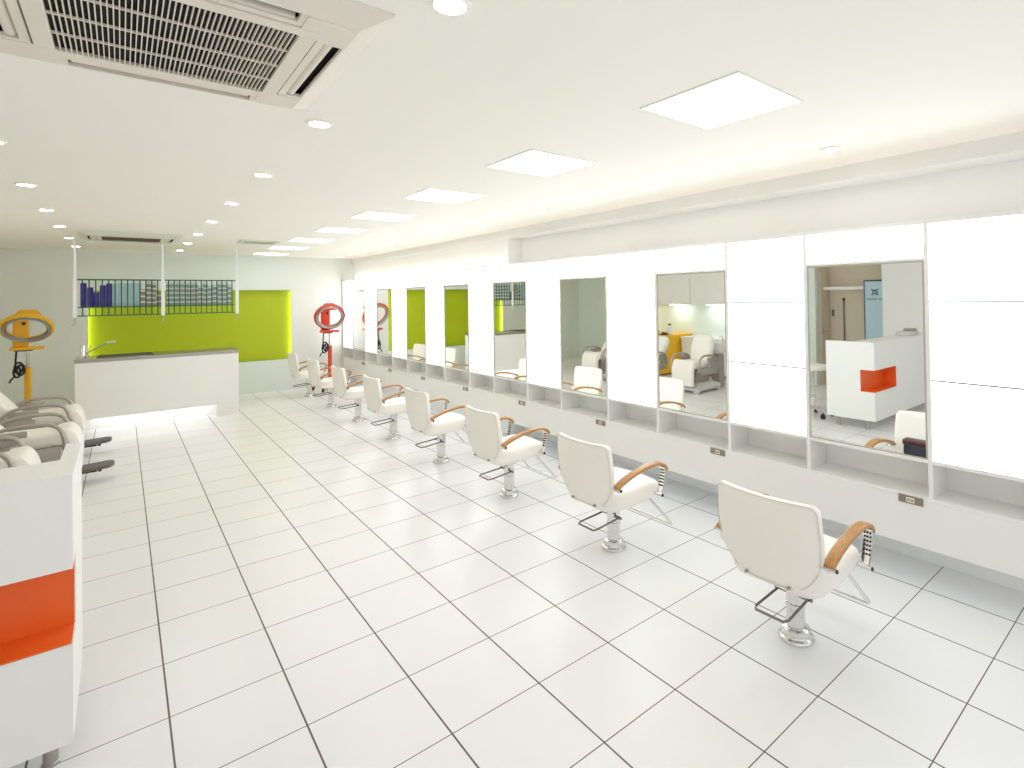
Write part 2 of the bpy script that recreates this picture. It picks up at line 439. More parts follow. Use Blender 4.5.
def make_downlight(org, label, group):
    t = thing('downlight', label, 'downlight', org, group)
    R = .138
    MB(S, org).lathe([(R-.03, ZC-org[2]-.004), (R-.03, ZC-org[2]-.02), (R, ZC-org[2]-.014), (R+.005, ZC-org[2]-.002)], org).build('trim_ring', 'ceiling', t, 40)
    MB(S, org).lathe([(0.001, -.012), (R-.032, -.012), (R-.032, -.002), (0.001, -.002)], org).build('lens', 'down', t, 40)
    return t
DL = [(1.37, -6.34+3.15*i) for i in range(8)]
base_dl = None
for rowname, pts in (('centre', DL), ('left', [(-1.55, -.15+3.14*i) for i in range(6)]), ('right-hand', [(7.2, -6.26+3.12*i) for i in range(8)])):
    for i, (x, y) in enumerate(pts):
        pos = nth(i) if i < len(pts)-1 else 'farthest from the camera'
        lab = {'centre': 'small round downlight %s in the row right of the air conditioner',
               'left': 'small round downlight %s in the left row',
               'right-hand': 'small round downlight %s in the row beside the mirror wall'}[rowname] % pos
        if base_dl is None: base_dl = make_downlight((x, y, ZC), lab, 'round downlights, '+rowname+' row')
        else: dup(base_dl, lab, (x, y, ZC), 'round downlights, '+rowname+' row')

# ------------------------------------------------------------------ ceiling cassettes
def cassette(name, label, cx, cy, near):
    org = (cx, cy, ZC); body = 'ac' if near else 'ac_far'
    t = thing(name, label, 'air conditioner', org, 'ceiling cassette air conditioners')
    ZB_ = ZC-.10
    p = MB(S, org); hf, hc = 1.0, 1.18      # flat and ceiling half sizes
    G = .80                                  # opening of the grille door
    L0, L1, LL = .855, .985, .62             # louvre slot
    # bottom face as strips around the door opening and the four slots
    def strip(x0, x1, y0, y1): p.box(cx+x0, cx+x1, cy+y0, cy+y1, ZB_, ZB_+.03)
    for s_ in (-1, 1):
        for ax in (0, 1):
            def st(a0, a1, b0, b1):
                a0, a1 = sorted((a0*s_, a1*s_))
                strip(a0, a1, b0, b1) if ax == 0 else strip(b0, b1, a0, a1)
            st(G, L0, -LL, LL); st(L1, hf, -LL, LL)
        for s2 in (-1, 1):
            x0, x1 = sorted((s_*LL, s_*hf)); y0, y1 = sorted((s2*LL, s2*hf))
            # corner block leaves the door opening free
            for (a, b, c, d_) in ((LL, hf, G, hf), (G, hf, LL, G)):
                xx = sorted((s_*a, s_*b)); yy = sorted((s2*c, s2*d_)); strip(xx[0], xx[1], yy[0], yy[1])
    # sloping rim up to the ceiling
    ring = lambda h_, z: [(cx+sx*h_, cy+sy*h_, z) for sx, sy in ((-1, -1), (1, -1), (1, 1), (-1, 1))]
    p.rings([ring(hf, ZB_), ring(hf+.05, ZB_+.02), ring(hc-.01, ZC-.02), ring(hc, ZC-.002), ring(hc-.05, ZC-.002), ring(hf-.01, ZB_+.03)], closed=True)
    p.build('panel_frame', body, t)
    # dark inside
    MB(S, org).box(cx-1.02, cx+1.02, cy-1.02, cy+1.02, ZC-.022, ZC-.002).build('dark_interior', 'ac_void', t)
    # corner covers
    for sx in (-1, 1):
        for sy in (-1, 1):
            out = rpoly([(cx+sx*.66, cy+sy*.66, .02), (cx+sx*.985, cy+sy*.66, .03), (cx+sx*.985, cy+sy*.985, .12), (cx+sx*.66, cy+sy*.985, .03)])
            MB(S, org).rings([[(x, y, ZB_+.002) for x, y in out], [(x, y, ZB_-.008) for x, y in out]]).build('corner_cover', body, t)
    # louvre blades
    for ang in (0, 90, 180, 270):
        Rm = Matrix.Rotation(math.radians(ang), 3, 'Z'); C0 = Vector(org)
        b = MB(S, org); sec = []; lw = .028 if ang == 270 else .075
        for k in range(9):
            q = PI*k/8; sec.append((.862+lw*(1-math.cos(q))/2, ZB_-ZC+.045-.04*math.sin(q)))
        ra = [[C0+Rm @ Vector((x, yy, z)) for x, z in sec]+[C0+Rm @ Vector((x, yy, z+.012)) for x, z in reversed(sec)] for yy in (-.60, .60)]
        b.rings(ra); b.build('louvre', body, t, 40)
    # grille door: frame + slats
    gd = MB(S, org); I = .675; z0, z1 = ZB_-.012, ZB_+.03
    gd.box(cx-G+.012, cx+G-.012, cy-G+.012, cy-I, z0, z1, .006); gd.box(cx-G+.012, cx+G-.012, cy+I, cy+G-.012, z0, z1, .006)
    gd.box(cx-G+.012, cx-I, cy-I, cy+I, z0, z1, .006); gd.box(cx+I, cx+G-.012, cy-I, cy+I, z0, z1, .006)
    go = gd.build('grille_door', body, t)
    sl = MB(S, org); n = 44
    for k in range(1, n):
        x = cx-I+2*I*k/n; sl.box(x-.0034, x+.0034, cy-I, cy+I, ZB_-.006, ZB_+.022)
    for k in range(1, 4):
        y = cy-I+2*I*k/4; sl.box(cx-I, cx+I, y-.0045, y+.0045, ZB_-.008, ZB_+.01)
    sl.build('grille_slats', body if near else 'ac_brown', go)
    gv = MB(S, org).box(cx-I, cx+I, cy-I, cy+I, ZB_+.0225, ZB_+.03)
    gv.build('filter', 'ac_void' if near else 'ac_brown', go)
    return t
cassette('ceiling_air_conditioner', 'large white ceiling cassette air conditioner with dark grille, top left foreground', -.04, -4.8, True)
cassette('ceiling_air_conditioner', 'ceiling cassette air conditioner far off above the wash counter', -.11, 11.1, False)
org = (3.17, 10.9, ZC)
t = thing('ceiling_vent', 'small sage grey ceiling vent beside the far ceiling lights', 'vent', org)
v = MB(S, org)
v.box(2.62, 3.72, 10.35, 10.45, ZC-.04, ZC-.001); v.box(2.62, 3.72, 11.35, 11.45, ZC-.04, ZC-.001)
v.box(2.62, 2.72, 10.45, 11.35, ZC-.04, ZC-.001); v.box(3.62, 3.72, 10.45, 11.35, ZC-.04, ZC-.001); v.build('frame', 'ac_far', t)
v = MB(S, org)
for k in range(9): v.box(2.72, 3.62, 10.47+.1*k, 10.53+.1*k, ZC-.035, ZC-.004)
v.build('slats', 'vent', t)

# ------------------------------------------------------------------ styling chairs
CK = 1.05
def make_chair(label, org, group):
    t = thing('styling_chair', label, 'chair', org, group)
    N = lambda: MB(CK)
    # floor flange + column
    N().lathe([(0, 0), (.079, 0), (.081, .010), (.077, .018), (.066, .022), (.062, .030), (.062, .052), (.056, .058), (.046, .060), (.0, .060)], seg=36).build('floor_base', 'chrome', t, 35)
    N().lathe([(.0, .060), (.042, .0605), (.042, .150), (.045, .152), (.045, .17), (.042, .172), (.042, .315), (.060, .317), (.060, .332), (0, .332)], seg=28).build('column', 'chrome', t, 35)
    # seat with a shell that curls up behind
    out = rpoly([(-.245, -.215, .10), (.225, -.225, .07), (.245, .0, .3), (.225, .225, .07), (-.245, .215, .10)], 6)
    out = dense(out, .05)
    def fs(x, y, w):
        lift = max(0, (x-.02))*.16
        return (x, y, .376+w+lift*(1 if w < 0 else .35)-.05*(y/.23)**2*max(0, -w)*4 + (.03 if w > 0 and x < -.1 else 0)*(-x-.1)/.13)
    N().pad(out, .098, .038, fs, .004).build('seat', 'leather', t, 60)
    # back cushion
    out = rpoly([(-.236, .745, .035), (-.250, .55, .6), (-.228, .45, .2), (-.15, .350, .13), (.15, .350, .13), (.228, .45, .2), (.250, .55, .6), (.236, .745, .035)], 6)
    out = dense(out, .05)
    def fb(y, z, w):
        xb = -.205-.075*(z-.32)/.42
        return (xb+.80*y*y-.012+w-.02*math.sin(PI*(z-.3)/.45), y, z)
    bk = N().pad(out, .044, .018, fb, .004).build('backrest', 'leather', t, 60)
    # seam piping round the rear edge of the back
    N().tube([fb(y*.985, .53+(z-.53)*.985, -.0212) for y, z in out], .0018, 6, closed=True).build('piping', 'piping', bk, 60)
    # seam where back meets seat
    for s_ in (-1, 1):
        a = N(); path = smooth_path([(-.222, .498), (-.14, .531), (-.04, .556), (.07, .570), (.145, .566), (.185, .552), (.206, .532), (.208, .518)], 4)
        ar = a.ribbon(path, s_*.256, .050, .019).build('armrest', 'wood', t, 50)
        st = N().ribbon(smooth_path([(.190, .535), (.190, .49), (.176, .43), (.152, .380)], 3), s_*.256, .042, .007, .2).build('arm_support', 'chrome', ar, 50)
        pf = N()
        for r_ in range(6):
            tt = r_/5; x = .1935-.0085*tt**2*2.0; z = .518-.092*tt
            for c_ in (-.012, 0, .012):
                pf.cyl((x-.012, s_*.256+c_, z), (x+.0035, s_*.256+c_, z), .0042, seg=8)
        pf.build('perforation', 'black', st)
        N().cyl((.150, s_*.17, .374), (.150, s_*.285, .374), .011, seg=14).build('arm_bracket', 'chrome', ar, 40)
        N().cyl((-.212, s_*.236, .486), (-.212, s_*.285, .486), .010, seg=14).build('arm_bracket', 'chrome', ar, 40)
        N().cyl((.150, s_*.285, .374), (.150, s_*.290, .374), .009, seg=12).build('end_cap', 'black', ar, 40)
        N().cyl((-.212, s_*.285, .486), (-.212, s_*.290, .486), .008, seg=12).build('end_cap', 'black', ar, 40)
    # foot rest hanging in front
    fr = N(); R_ = .0085
    fr.tube([(.135, -.165, .335), (.155, -.165, .325), (.330, -.20, .125), (.340, -.195, .112), (.340, .195, .112), (.330, .20, .125), (.155, .165, .325), (.135, .165, .335)], R_, 10)
    fr.build('footrest', 'chrome', t, 60)
    lg = N(); lg.tube([(-.02, .072, .215), (-.215, .078, .200), (-.238, .066, .197), (-.238, -.066, .197), (-.215, -.078, .200), (-.02, -.072, .215)], .006, 10)
    lg.build('release_loop', 'dark_chrome', t, 60)
    br = N(); br.box(-.07, .10, -.085, .085,   .31, .340, .006); br.cyl((-.02, -.09, .215), (-.02, .09, .215), .009, seg=12)
    br.build('tilt_bracket', 'dark_chrome', t, 40)
    bl = N(); bl.cyl((-.262, -.10, .362), (-.235, -.10, .362), .007, seg=12); bl.cyl((-.262, .10, .362), (-.235, .10, .362), .007, seg=12)
    bl.build('hinge_bolt', 'steel', t, 40)
    return t
GC = 'white styling chairs facing the mirrors'
chairs = []
for i in range(8):
    lab = ('white vinyl styling chair with wooden arms, largest and nearest, in front of the nearest mirror' if i == 0 else
           'white vinyl styling chair with wooden arms, %s in the row' % ('farthest from the camera, last' if i == 7 else nth(i)))
    org = (5.728, -6.395+3.06*i, 0)
    rz = math.radians([1, 0, 0.5, 0, -0.5, 0, 1, 0.5][i])
    if i == 0: ch0 = make_chair(lab, org, GC); ch0.rotation_euler.z = rz
    else: dup(ch0, lab, org, GC, rz)
# dark case lying on the nearest chair
org = (5.45, -6.34, 1.13)
t = thing('tissue_case', 'dark maroon case on the seat of the nearest styling chair, seen in its mirror', 'case', org)
MB(S, org).box(5.36, 5.54, -6.62, -6.06, 1.13, 1.36, .02).build('case_body', 'navy', t)
lid = MB(S, org).box(5.345, 5.555, -6.635, -6.045, 1.36, 1.46, .03, 3).build('case_lid', 'maroon', t)
MB(S, org).box(5.554, 5.558, -6.54, -6.14, 1.395, 1.42).build('opening', 'black', lid)

# ------------------------------------------------------------------ wash counter at the back
CX0, CX1, CY0, CY1, CZ = -1.47, 2.89, 13.1, 14.55, 2.31
org = ((CX0+CX1)/2, (CY0+CY1)/2, 0)
t = thing('wash_counter', 'long white counter with steel top and glowing plinth before the lime board', 'counter', org)
b = MB(S, org)
b.box(CX0, CX1, CY0, CY1, .42, CZ-.11, .01)
b.build('counter_body', 'lacquer', t)
MB(S, org).box(2.22, CX1-.005, CY0+.01, CY1-.01, 0, .42).build('plinth_end', 'lacquer', t)
MB(S, org).box(CX0+.05, 2.22, CY0+.55, CY1-.01, 0, .42).build('plinth', 'lacquer', t)
MB(S, org).box(CX0+.35, 2.1, CY0+.30, CY0+.38, .385, .42).build('plinth_light', 'toe', t)
tp = MB(S, org); sx0, sx1, sy0, sy1 = -.95, .45, 13.35, 14.2
tp.box(CX0-.01, CX1+.01, CY0-.02, sy0, CZ-.11, CZ, .008); tp.box(CX0-.01, CX1+.01, sy1, CY1, CZ-.11, CZ, .008)
tp.box(CX0-.01, sx0, sy0, sy1, CZ-.11, CZ); tp.box(sx1, CX1+.01, sy0, sy1, CZ-.11, CZ)
ct = tp.build('steel_top', 'steel', t)
bs = MB(S, org); bs.box(sx0, sx1, sy0, sy1, CZ-.105, CZ-.095); bs.build('sink_bowl', 'sink', ct)
rm = MB(S, org)
rm.box(sx0-.03, sx1+.03, sy0-.03, sy0+.02, CZ, CZ+.03, .004); rm.box(sx0-.03, sx1+.03, sy1-.02, sy1+.03, CZ, CZ+.03, .004)
rm.box(sx0-.03, sx0+.02, sy0, sy1, CZ, CZ+.03, .004); rm.box(sx1-.02, sx1+.03, sy0, sy1, CZ, CZ+.03, .004)
rm.build('sink_rim', 'sink', ct)
# faucet stands on the counter
org = (-1.30, 13.6, CZ+.006)
f = thing('faucet', 'tall chrome tap with long slanted spout on the left end of the wash counter', 'tap', org)
MB(S, org).lathe([(0, 0), (.085, 0), (.085, .03), (.06, .05), (.06, .40), (.045, .43), (0, .43)], org).build('tap_body', 'chrome', f, 40)
MB(S, org).tube([(-1.26, 13.59, CZ+.13), (-1.08, 13.57, CZ+.24), (-.88, 13.55, CZ+.37), (-.72, 13.53, CZ+.46), (-.66, 13.52, CZ+.47)], .018, 12).build('spout', 'steel', f, 60)
MB(S, org).cyl((-.73, 13.53, CZ+.47), (-.50, 13.50, CZ+.49), .026, .03).build('spray_head', 'white_metal', f, 40)
k = MB(S, org); k.cyl((-1.18, 13.6, CZ+.05), (-1.18, 13.6, CZ+.26), .028); k.cyl((-1.18, 13.6, CZ+.24), (-1.10, 13.55, CZ+.40), .012); k.box(-1.3, -1.16, 13.58, 13.62, CZ+.06, CZ+.1)
k.build('lever', 'chrome', f, 40)

# ------------------------------------------------------------------ hanging rack over the counter
RX0, RX1, RY = -1.475, 2.91, 13.5; RZT, RZB, RZS = 4.83, 3.66, 3.95
RD = .42
org = (.72, RY, ZC)
r = thing('hanging_rack', 'white and teal rack of rods hanging from the ceiling above the wash counter', 'rack', org)
for x in (RX0, .74, RX1):
    hp = MB(S, org).box(x-.028, x+.028, RY-.02, RY+.02, 3.62, ZC, .004).build('hanger_post', 'white_metal', r)
    MB(S, org).box(x-.05, x+.05, RY-.045, RY-.021, 3.62, 4.86, .006).build('side_plate', 'white_metal', r)
    hk = MB(S, org); hk.tube([(x, RY, 3.62), (x, RY, 3.42), (x-.02, RY-.02, 3.39), (x-.08, RY-.03, 3.39)], .012, 8); hk.build('hook', 'steel', hp, 60)
rl = MB(S, org)
for z in (RZT, RZB):
    rl.box(RX0, RX1, RY-.015, RY+.015, z-.014, z+.014); rl.box(RX0, RX1, RY+RD-.015, RY+RD+.015, z-.014, z+.014)
for x in (RX0, .74, RX1):
    for z in (RZT, RZB): rl.box(x-.012, x+.012, RY, RY+RD, z-.012, z+.012)
rl.build('rack_rails', 'rail_green', r)
MB(S, org).box(RX0+.06, RX1-.06, RY+.03, RY+RD-.03, RZS-.03, RZS).build('rack_shelf', 'rail_green', r)
gap_l = (.74-RX0)/14; gap_r = (RX1-.74)/14
bars = [RX0+gap_l*(i+.12) for i in range(14)]+[.74+gap_r*(i+1.02) for i in range(13)]
b0 = None
for x in bars:
    if b0 is None: b0 = MB(S, (x, RY, RZB)).cyl((x, RY, RZB), (x, RY, RZT), .0165, seg=8).build('rod', 'rail_green', r, 60)
    else:
        c = b0.copy(); COL.objects.link(c); c.parent = r
        b_ = c
    (b0 if x == bars[0] else c).location = (Vector((x, RY, RZB))-Vector(org))*S
# bottles on the rack shelf
yb = RY+.22
def bottle(name, label, x, h, m, group, cat='bottle'):
    org = (x, yb, RZS+.002); z = org[2]
    t = thing(name, label, cat, org, group)
    out = rpoly([(x-.075, yb-.07, .02), (x+.075, yb-.07, .02), (x+.075, yb+.07, .02), (x-.075, yb+.07, .02)], 3)
    sc = lambda k, zz: [(x+(a-x)*k, yb+(b-yb)*k, zz) for a, b in out]
    MB(S, org).rings([sc(.96, z), sc(1, z+.012), sc(1, z+h*.955), sc(.9, z+h*.97)]).build('bottle_body', m, t, 40)
    MB(S, org).rings([sc(.89, z+h*.971), sc(.89, z+h*.99), sc(.82, z+h)]).build('cap', m, t, 40)
    return t
for i, (px, h) in enumerate(((83.2, .77), (89.5, .63), (95.3, .47), (101.6, .70), (107.8, .76))):
    x = RX0+(px-75.5)/(163-75.5)*(.74-RX0)
    bottle('hair_product_bottle', ('tallest purple bottle at the left end of the rack', 'purple bottle second from the left on the rack', 'shortest purple bottle in the middle of the purple five',
           'purple bottle fourth from the left on the rack', 'tall purple bottle next to the ice blue ones')[i], x, h, 'purple', 'purple bottles on the hanging rack')
for i in range(5):
    x = RX0+(113.6+6.0*i-75.5)/(163-75.5)*(.74-RX0)
    bottle('hair_product_bottle', 'tall ice blue bottle, '+('beside the purple ones', 'second from the purple ones', 'middle of the five', 'fourth from the purple ones', 'beside the taupe cartons')[i]+', on the rack', x, (.74, .78, .77, .78, .76)[i], 'ice', 'ice blue bottles on the hanging rack')
# stacked cartons
def carton(label, x, z, h, m, group):
    org = (x, yb, z); t = thing('colour_carton', label, 'carton', org, group)
    MB(S, org).box(x-.07, x+.07, yb-.11, yb+.11, z+.002, z+h-.004, .004).build('carton_body', m, t)
    MB(S, org).box(x-.0705, x+.0705, yb-.112, yb-.1105, z+h*.55, z+h*.85).build('label_band', 'carton_band', t)
    return t
stk = [(142.3, 3.2, 0), (147.8, 4.6, 0), (153.2, 4.4, 0), (158.6, 2.3, 0)]+[(px, n, 1) for px, n in zip((169, 174, 179.2, 184.3, 189.6, 194.9, 200, 205, 209.7, 214.8, 219.8, 224.7, 229),
      (4.5, 4.5, 4.5, 4.5, 4.4, 4.5, 3.8, 4.5, 3.8, 4.1, 4.5, 4.5, 4.1))]
pr = {}
for si, (px, n, rt) in enumerate(stk):
    x = RX0+(px-75.5)/(163-75.5)*(.74-RX0) if not rt else .74+(px-163)/(237-163)*(RX1-.74)
    cnt = int(n+.6); h = n*.178/cnt
    for k in range(cnt):
        lv = ['bottom', 'second', 'third', 'fourth', 'fifth'][k] if k < cnt-1 else 'top'
        where = (ORD[si] if si else 'first')+' stack from the left left of the middle post' if not rt else ('first' if si == 4 else ORD[si-4])+' stack right of the middle post'
        where = where.replace('from the left left of', 'left of')
        lab = '%s carton, %s of the %s on the rack' % ('small taupe' if not rt else 'small grey', lv, where)
        grp = 'taupe cartons on the hanging rack' if not rt else 'grey cartons on the hanging rack'
        key = (rt, round(h, 4))
        if key not in pr: pr[key] = carton(lab, x, RZS+.002+k*h, h, 'carton_grey' if rt else 'carton_taupe', grp)
        else: dup(pr[key], lab, (x, yb, RZS+.002+k*h), grp)

# ------------------------------------------------------------------ ring hair processors on stands
def processor(label, cat_mat, x, y, zc, rz, group, roll=0.0, tilt=-45):
    org = (x, y, 0); t = thing('hair_processor', label, 'hair dryer', org, group, rz)
    O = Vector(org)
    T = lambda a, b, c: (x+a, y+b, c)
    # ring: tilted circle, lit side down and forward
    A = Matrix.Rotation(roll, 3, 'Y') @ Matrix.Rotation(math.radians(tilt), 3, 'X')
    C0 = Vector((x, y-.25, zc))
    def circ(r, off, n=48):
        return [C0+A @ Vector((r*math.cos(2*PI*i/n), r*math.sin(2*PI*i/n), off)) for i in range(n)]
    sh = MB(S, org); ring = []
    # shell cross-section swept round the circle
    sec = [(.60, -.05), (.645, -.02), (.655, .04), (.62, .11), (.55, .13), (.49, .10), (.475, .03), (.50, -.03), (.56, -.055)]
    sh.rings([circ(r, o) for r, o in sec], closed=True); sh.build('ring_shell', cat_mat, t, 60)
    ht = MB(S, org); ht.rings([circ(r, o) for r, o in [(.585, -.057), (.575, -.095), (.53, -.105), (.485, -.085), (.462, -.03), (.47, .02), (.50, -.03)]], closed=True)
    hr = ht.build('heater_ring', 'ring_metal', t, 60)
    g_ = MB(S, org); g_.tube(circ(.53, -.106), .012, 8, closed=True); g_.build('heater_tube', 'chrome', hr, 60)
    # back arm: crest over the ring, flat arm down behind it
    b = MB(S, org)
    prof = rpoly([(-.42, .30, .1), (-.20, .62, .14), (.20, .62, .14), (.42, .30, .1)], 5)
    b.rings([[T(px_, .06, zc+pz) for px_, pz in prof], [T(px_*1.02, .12, zc+pz) for px_, pz in prof], [T(px_*.9, .34, zc+pz*.96) for px_, pz in prof]])
    b.build('crest', cat_mat, t, 50)
    ar = MB(S, org).box(x-.36, x+.02, y+.12, y+.30, zc-.62, zc+.42, .05, 3).build('back_arm', cat_mat, t, 50)
    MB(S, org).cyl(T(-.10, .125, zc+.16), T(-.10, .10, zc+.16), .05).build('knob', 'black', ar, 40)
    bp = MB(S, org); bp.box(x-.42, x+.40, y-.18, y+.30, zc-.70, zc-.61, .03, 3); bp.build('tray', cat_mat, t, 50)
    MB(S, org).box(x-.30, x+.12, y-.12, y+.24, zc-.745, zc-.70, .01).build('controller', 'dark_plate', t)
    # poles
    MB(S, org).cyl(T(0, .05, 1.9), T(0, .05, zc-.74), .045).build('inner_pole', 'chrome', t, 40)
    MB(S, org).lathe([(0, .3), (.085, .3), (.085, 1.98), (.06, 2.0), (0, 2.0)], (x, y+.05, 0), 24).build('outer_pole', cat_mat, t, 40)
    cb = MB(S, org); cb.tube([T(-.26, .0, zc-.74), T(-.28, -.02, zc-1.1), T(-.27, -.03, zc-1.45)], .026, 8)
    for q, (ox, oz) in enumerate(((-.20, 2.0), (-.16, 1.92), (-.24, 1.86))):
        cb.tube([T(ox+.10*math.cos(a)*(1-.1*q), -.05-.02*q, oz+.17*math.sin(a)) for a in (2*PI*k/16 for k in range(16))], .03, 8, closed=True)
    cb.tube([T(-.06, -.03, 2.02), T(-.12, -.06, 2.08), T(-.22, -.07, 2.05)], .035, 8)
    cb.tube([T(-.30, -.05, 1.72), T(-.38, -.06, 1.62), T(-.42, -.06, 1.52)], .024, 8)
    cb.build('power_cable', 'black', t, 60)
    # five-star base
    MB(S, org).lathe([(0, .12), (.12, .12), (.14, .2), (.11, .3), (0, .31)], (x, y+.05, 0), 20).build('hub', cat_mat, t, 50)
    for k in range(5):
        a = 2*PI*k/5+.5; dx, dy = math.cos(a), math.sin(a)
        lg = MB(S, org); P = lambda q, z: (x+dx*q, y+.05+dy*q, z)
        lg.tube([P(.08, .22), P(.4, .19), P(.72, .15)], .045, 8); l_ = lg.build('leg', cat_mat, t, 60)
        cs = MB(S, org); px_, py_, _ = P(.72, 0)
        cs.cyl((px_-.035*dy, py_+.035*dx, .07), (px_+.035*dy, py_-.035*dx, .07), .07, seg=14); cs.cyl((px_, py_, .07), (px_, py_, .17), .03, seg=10)
        cs.build('caster', 'black', l_, 40)
    return t
GPc = 'ring hair processors on stands'
processor('yellow ring hair processor on a pole stand against the pale wall at left', 'yellow_plastic', -2.72, 15.5, 3.27, 0.02, GPc)
processor('red ring hair processor on a pole stand behind the far styling chairs', 'red_plastic', 6.89, 16.2, 3.30, math.radians(-14), GPc, math.radians(-10), -60)

# ------------------------------------------------------------------ shampoo chairs along the left
def shampoo_chair(label, org, group):
    t = thing('shampoo_chair', label, 'wash chair', org, group)
    N = lambda: MB(S)
    # base with feet
    out = rpoly([(-1.35, -.50, .12), (.45, -.62, .10), (.45, .62, .10), (-1.35, .50, .12)], 5)
    b = N(); sc = lambda k, z: [((x+.45)*k-.45, y*k, z) for x, y in out]
    b.rings([sc(.97, .10), sc(1, .14), sc(1, .22), sc(.90, .30), sc(.55, .42)]); bo = b.build('base', 'pale_plastic', t, 40)
    for x, y in ((.38, .5), (.38, -.5), (-1.2, .42), (-1.2, -.42)):
        N().box(x-.10, x+.10, y-.09, y+.09, 0, .13, .02).build('foot', 'pale_plastic', bo)
    N().box(-.75, .15, -.34, .34, .40, .98, .06, 3).build('mechanism_cover', 'grey_plastic', t, 40)
    # seat
    out = dense(rpoly([(-.70, -.52, .10), (.50, -.52, .08), (.50, .52, .08), (-.70, .52, .10)], 5), .12)
    N().pad(out, .30, .11, lambda x, y, w: (x, y, 1.15+w+.05*max(0, x)), .02).build('seat', 'leather', t, 60)
    # leg rest curling over the front edge down to the feet
    prof = smooth_path([(.30, 1.34), (.50, 1.36), (.62, 1.26), (.70, 1.05), (.72, .75), (.70, .34)], 5)
    inner = smooth_path([(.30, 1.16), (.46, 1.16), (.50, 1.08), (.54, .95), (.55, .72), (.55, .34)], 5)
    sec = prof+list(reversed(inner)); lr = N()
    ys = [-.52, -.50, -.44, .44, .50, .52]; ks = [.80, .93, 1, 1, .93, .80]
    cx = sum(p[0] for p in sec)/len(sec); mid = [((a[0]+b_[0])/2, (a[1]+b_[1])/2) for a, b_ in zip(prof, inner)]
    def scaled(k):
        o1 = [(m_[0]+(p[0]-m_[0])*k, m_[1]+(p[1]-m_[1])*k) for p, m_ in zip(prof, mid)]
        o2 = [(m_[0]+(p[0]-m_[0])*k, m_[1]+(p[1]-m_[1])*k) for p, m_ in zip(inner, mid)]
        return o1+list(reversed(o2))
    lr.rings([[(px, y, pz) for px, pz in scaled(k)] for y, k in zip(ys, ks)]); lr.build('leg_rest', 'leather', t, 60)
    # back cushion, leaning back a little, round shouldered
    out = dense(rpoly([(-.50, 1.15, .12), (.50, 1.15, .12), (.54, 1.85, .5), (.42, 2.36, .25), (-.42, 2.36, .25), (-.54, 1.85, .5)], 6), .12)
    bk = N().pad(out, .34, .14, lambda y, z, w: (-.62-.22*(z-1.15)/1.2-w+.12*y*y, y, z), .03).build('backrest', 'leather', t, 60)
    N().pad(dense(rpoly([(-.40, 1.3, .1), (.40, 1.3, .1), (.36, 1.95, .15), (-.36, 1.95, .15)], 5), .15), .08, .03, lambda y, z, w: (-.86-.22*(z-1.15)/1.2-w, y, z), .0).build('back_shell', 'grey_plastic', bk, 50)
    # arm loops and grey side boxes
    for s_ in (-1, 1):
        y = s_*.71
        ar = N().tube(smooth_path([(-.80, y, .98), (-.78, y, 1.24), (-.64, y, 1.44), (-.38, y, 1.53), (.02, y, 1.55), (.26, y, 1.51), (.40, y, 1.38), (.46, y, 1.14), (.48, y, .90)], 5), .042, 10).build('arm_loop', 'grey_metal', t, 60)
        sd = N(); 
        for k in range(3): sd.box(-.74+.05*k, -.34+.12*k, y-.035, y+.035, 1.04+.14*k, 1.17+.14*k, .02)
        sd.box(-.74, .40, y-.03, y+.03, .78, 1.04, .02); sd.build('side_panel', 'grey_plastic', ar, 40)
    # foot plate
    out = rpoly([(.62, -.26, .06), (1.18, -.24, .14), (1.28, 0, .25), (1.18, .24, .14), (.62, .26, .06)], 5)
    fp = N(); fp.rings([[(x, y, .30+.06*max(0, x-.8)) for x, y in out], [(x, y, .37+.08*max(0, x-.8)) for x, y in out]])
    fo = fp.build('foot_plate', 'dark_plate', t, 40)
    k = N(); k.cyl((1.0, -.04, .30), (1.0, .04, .24), .04); k.tube([(.30, 0, .36), (.6, 0, .27), (.95, 0, .27)], .05, 8); k.build('foot_plate_arm', 'black', fo, 50)
    return t
GS = 'white wash chairs along the left side'
def recline(root, deg):
    P = Vector((-.62, 0, 1.2))*S
    for c in kids(root):
        if c.name.startswith('backrest'):
            Rm = Matrix.Rotation(math.radians(-deg), 3, 'Y'); c.rotation_euler = (0, math.radians(-deg), 0); c.location = P-Rm @ P
sc0 = shampoo_chair('white wash chair with grey arm loops farthest down the left side, beside the wash counter', (-1.82, 9.75, 0), GS)
recline(sc0, 26)
dup(sc0, 'white wash chair with grey arm loops and dark foot plate, second from the wash counter', (-1.74, 6.80, 0), GS)
sc2 = dup(sc0, 'white wash chair just behind the low white counter, without foot plate', (-2.25, 4.5, 0), GS, skip=('foot_plate',))
KIDS.clear(); recline(sc2, 2)

# wash basins behind the chairs
def wash_basin(label, org, group):
    t = thing('wash_basin', label, 'basin', org, group); N = lambda: MB(S)
    bowl = N(); pr_ = [(.0, 1.42), (.22, 1.44), (.42, 1.60), (.50, 1.86), (.53, 1.95), (.50, 1.97), (.45, 1.88), (.36, 1.68), (.18, 1.55), (0, 1.53)]
    bowl.lathe(pr_, (0, 0, 0), 32); bowl.build('bowl', 'ceramic', t, 50)
    N().box(-.24, .20, -.22, .22, .0, 1.43, .06, 3).build('pedestal', 'grey_plastic', t, 40)
    f_ = N(); f_.tube([(-.40, 0, 1.90), (-.44, 0, 2.10), (-.34, 0, 2.2), (-.2, 0, 2.14)], .03, 10); f_.build('spray_tap', 'chrome', t, 60)
    hs = N(); hs.tube(smooth_path([(-.30, .12, 1.45), (-.36, .26, 1.1), (-.30, .2, .7), (-.24, .1, .5)], 5), .03, 8); hs.build('hose', 'dark_chrome', t, 60)
    return t
wash_basin('white wash basin behind the wash chair without foot plate, seen in second mirror', (-4.05, 4.5, 0), None)

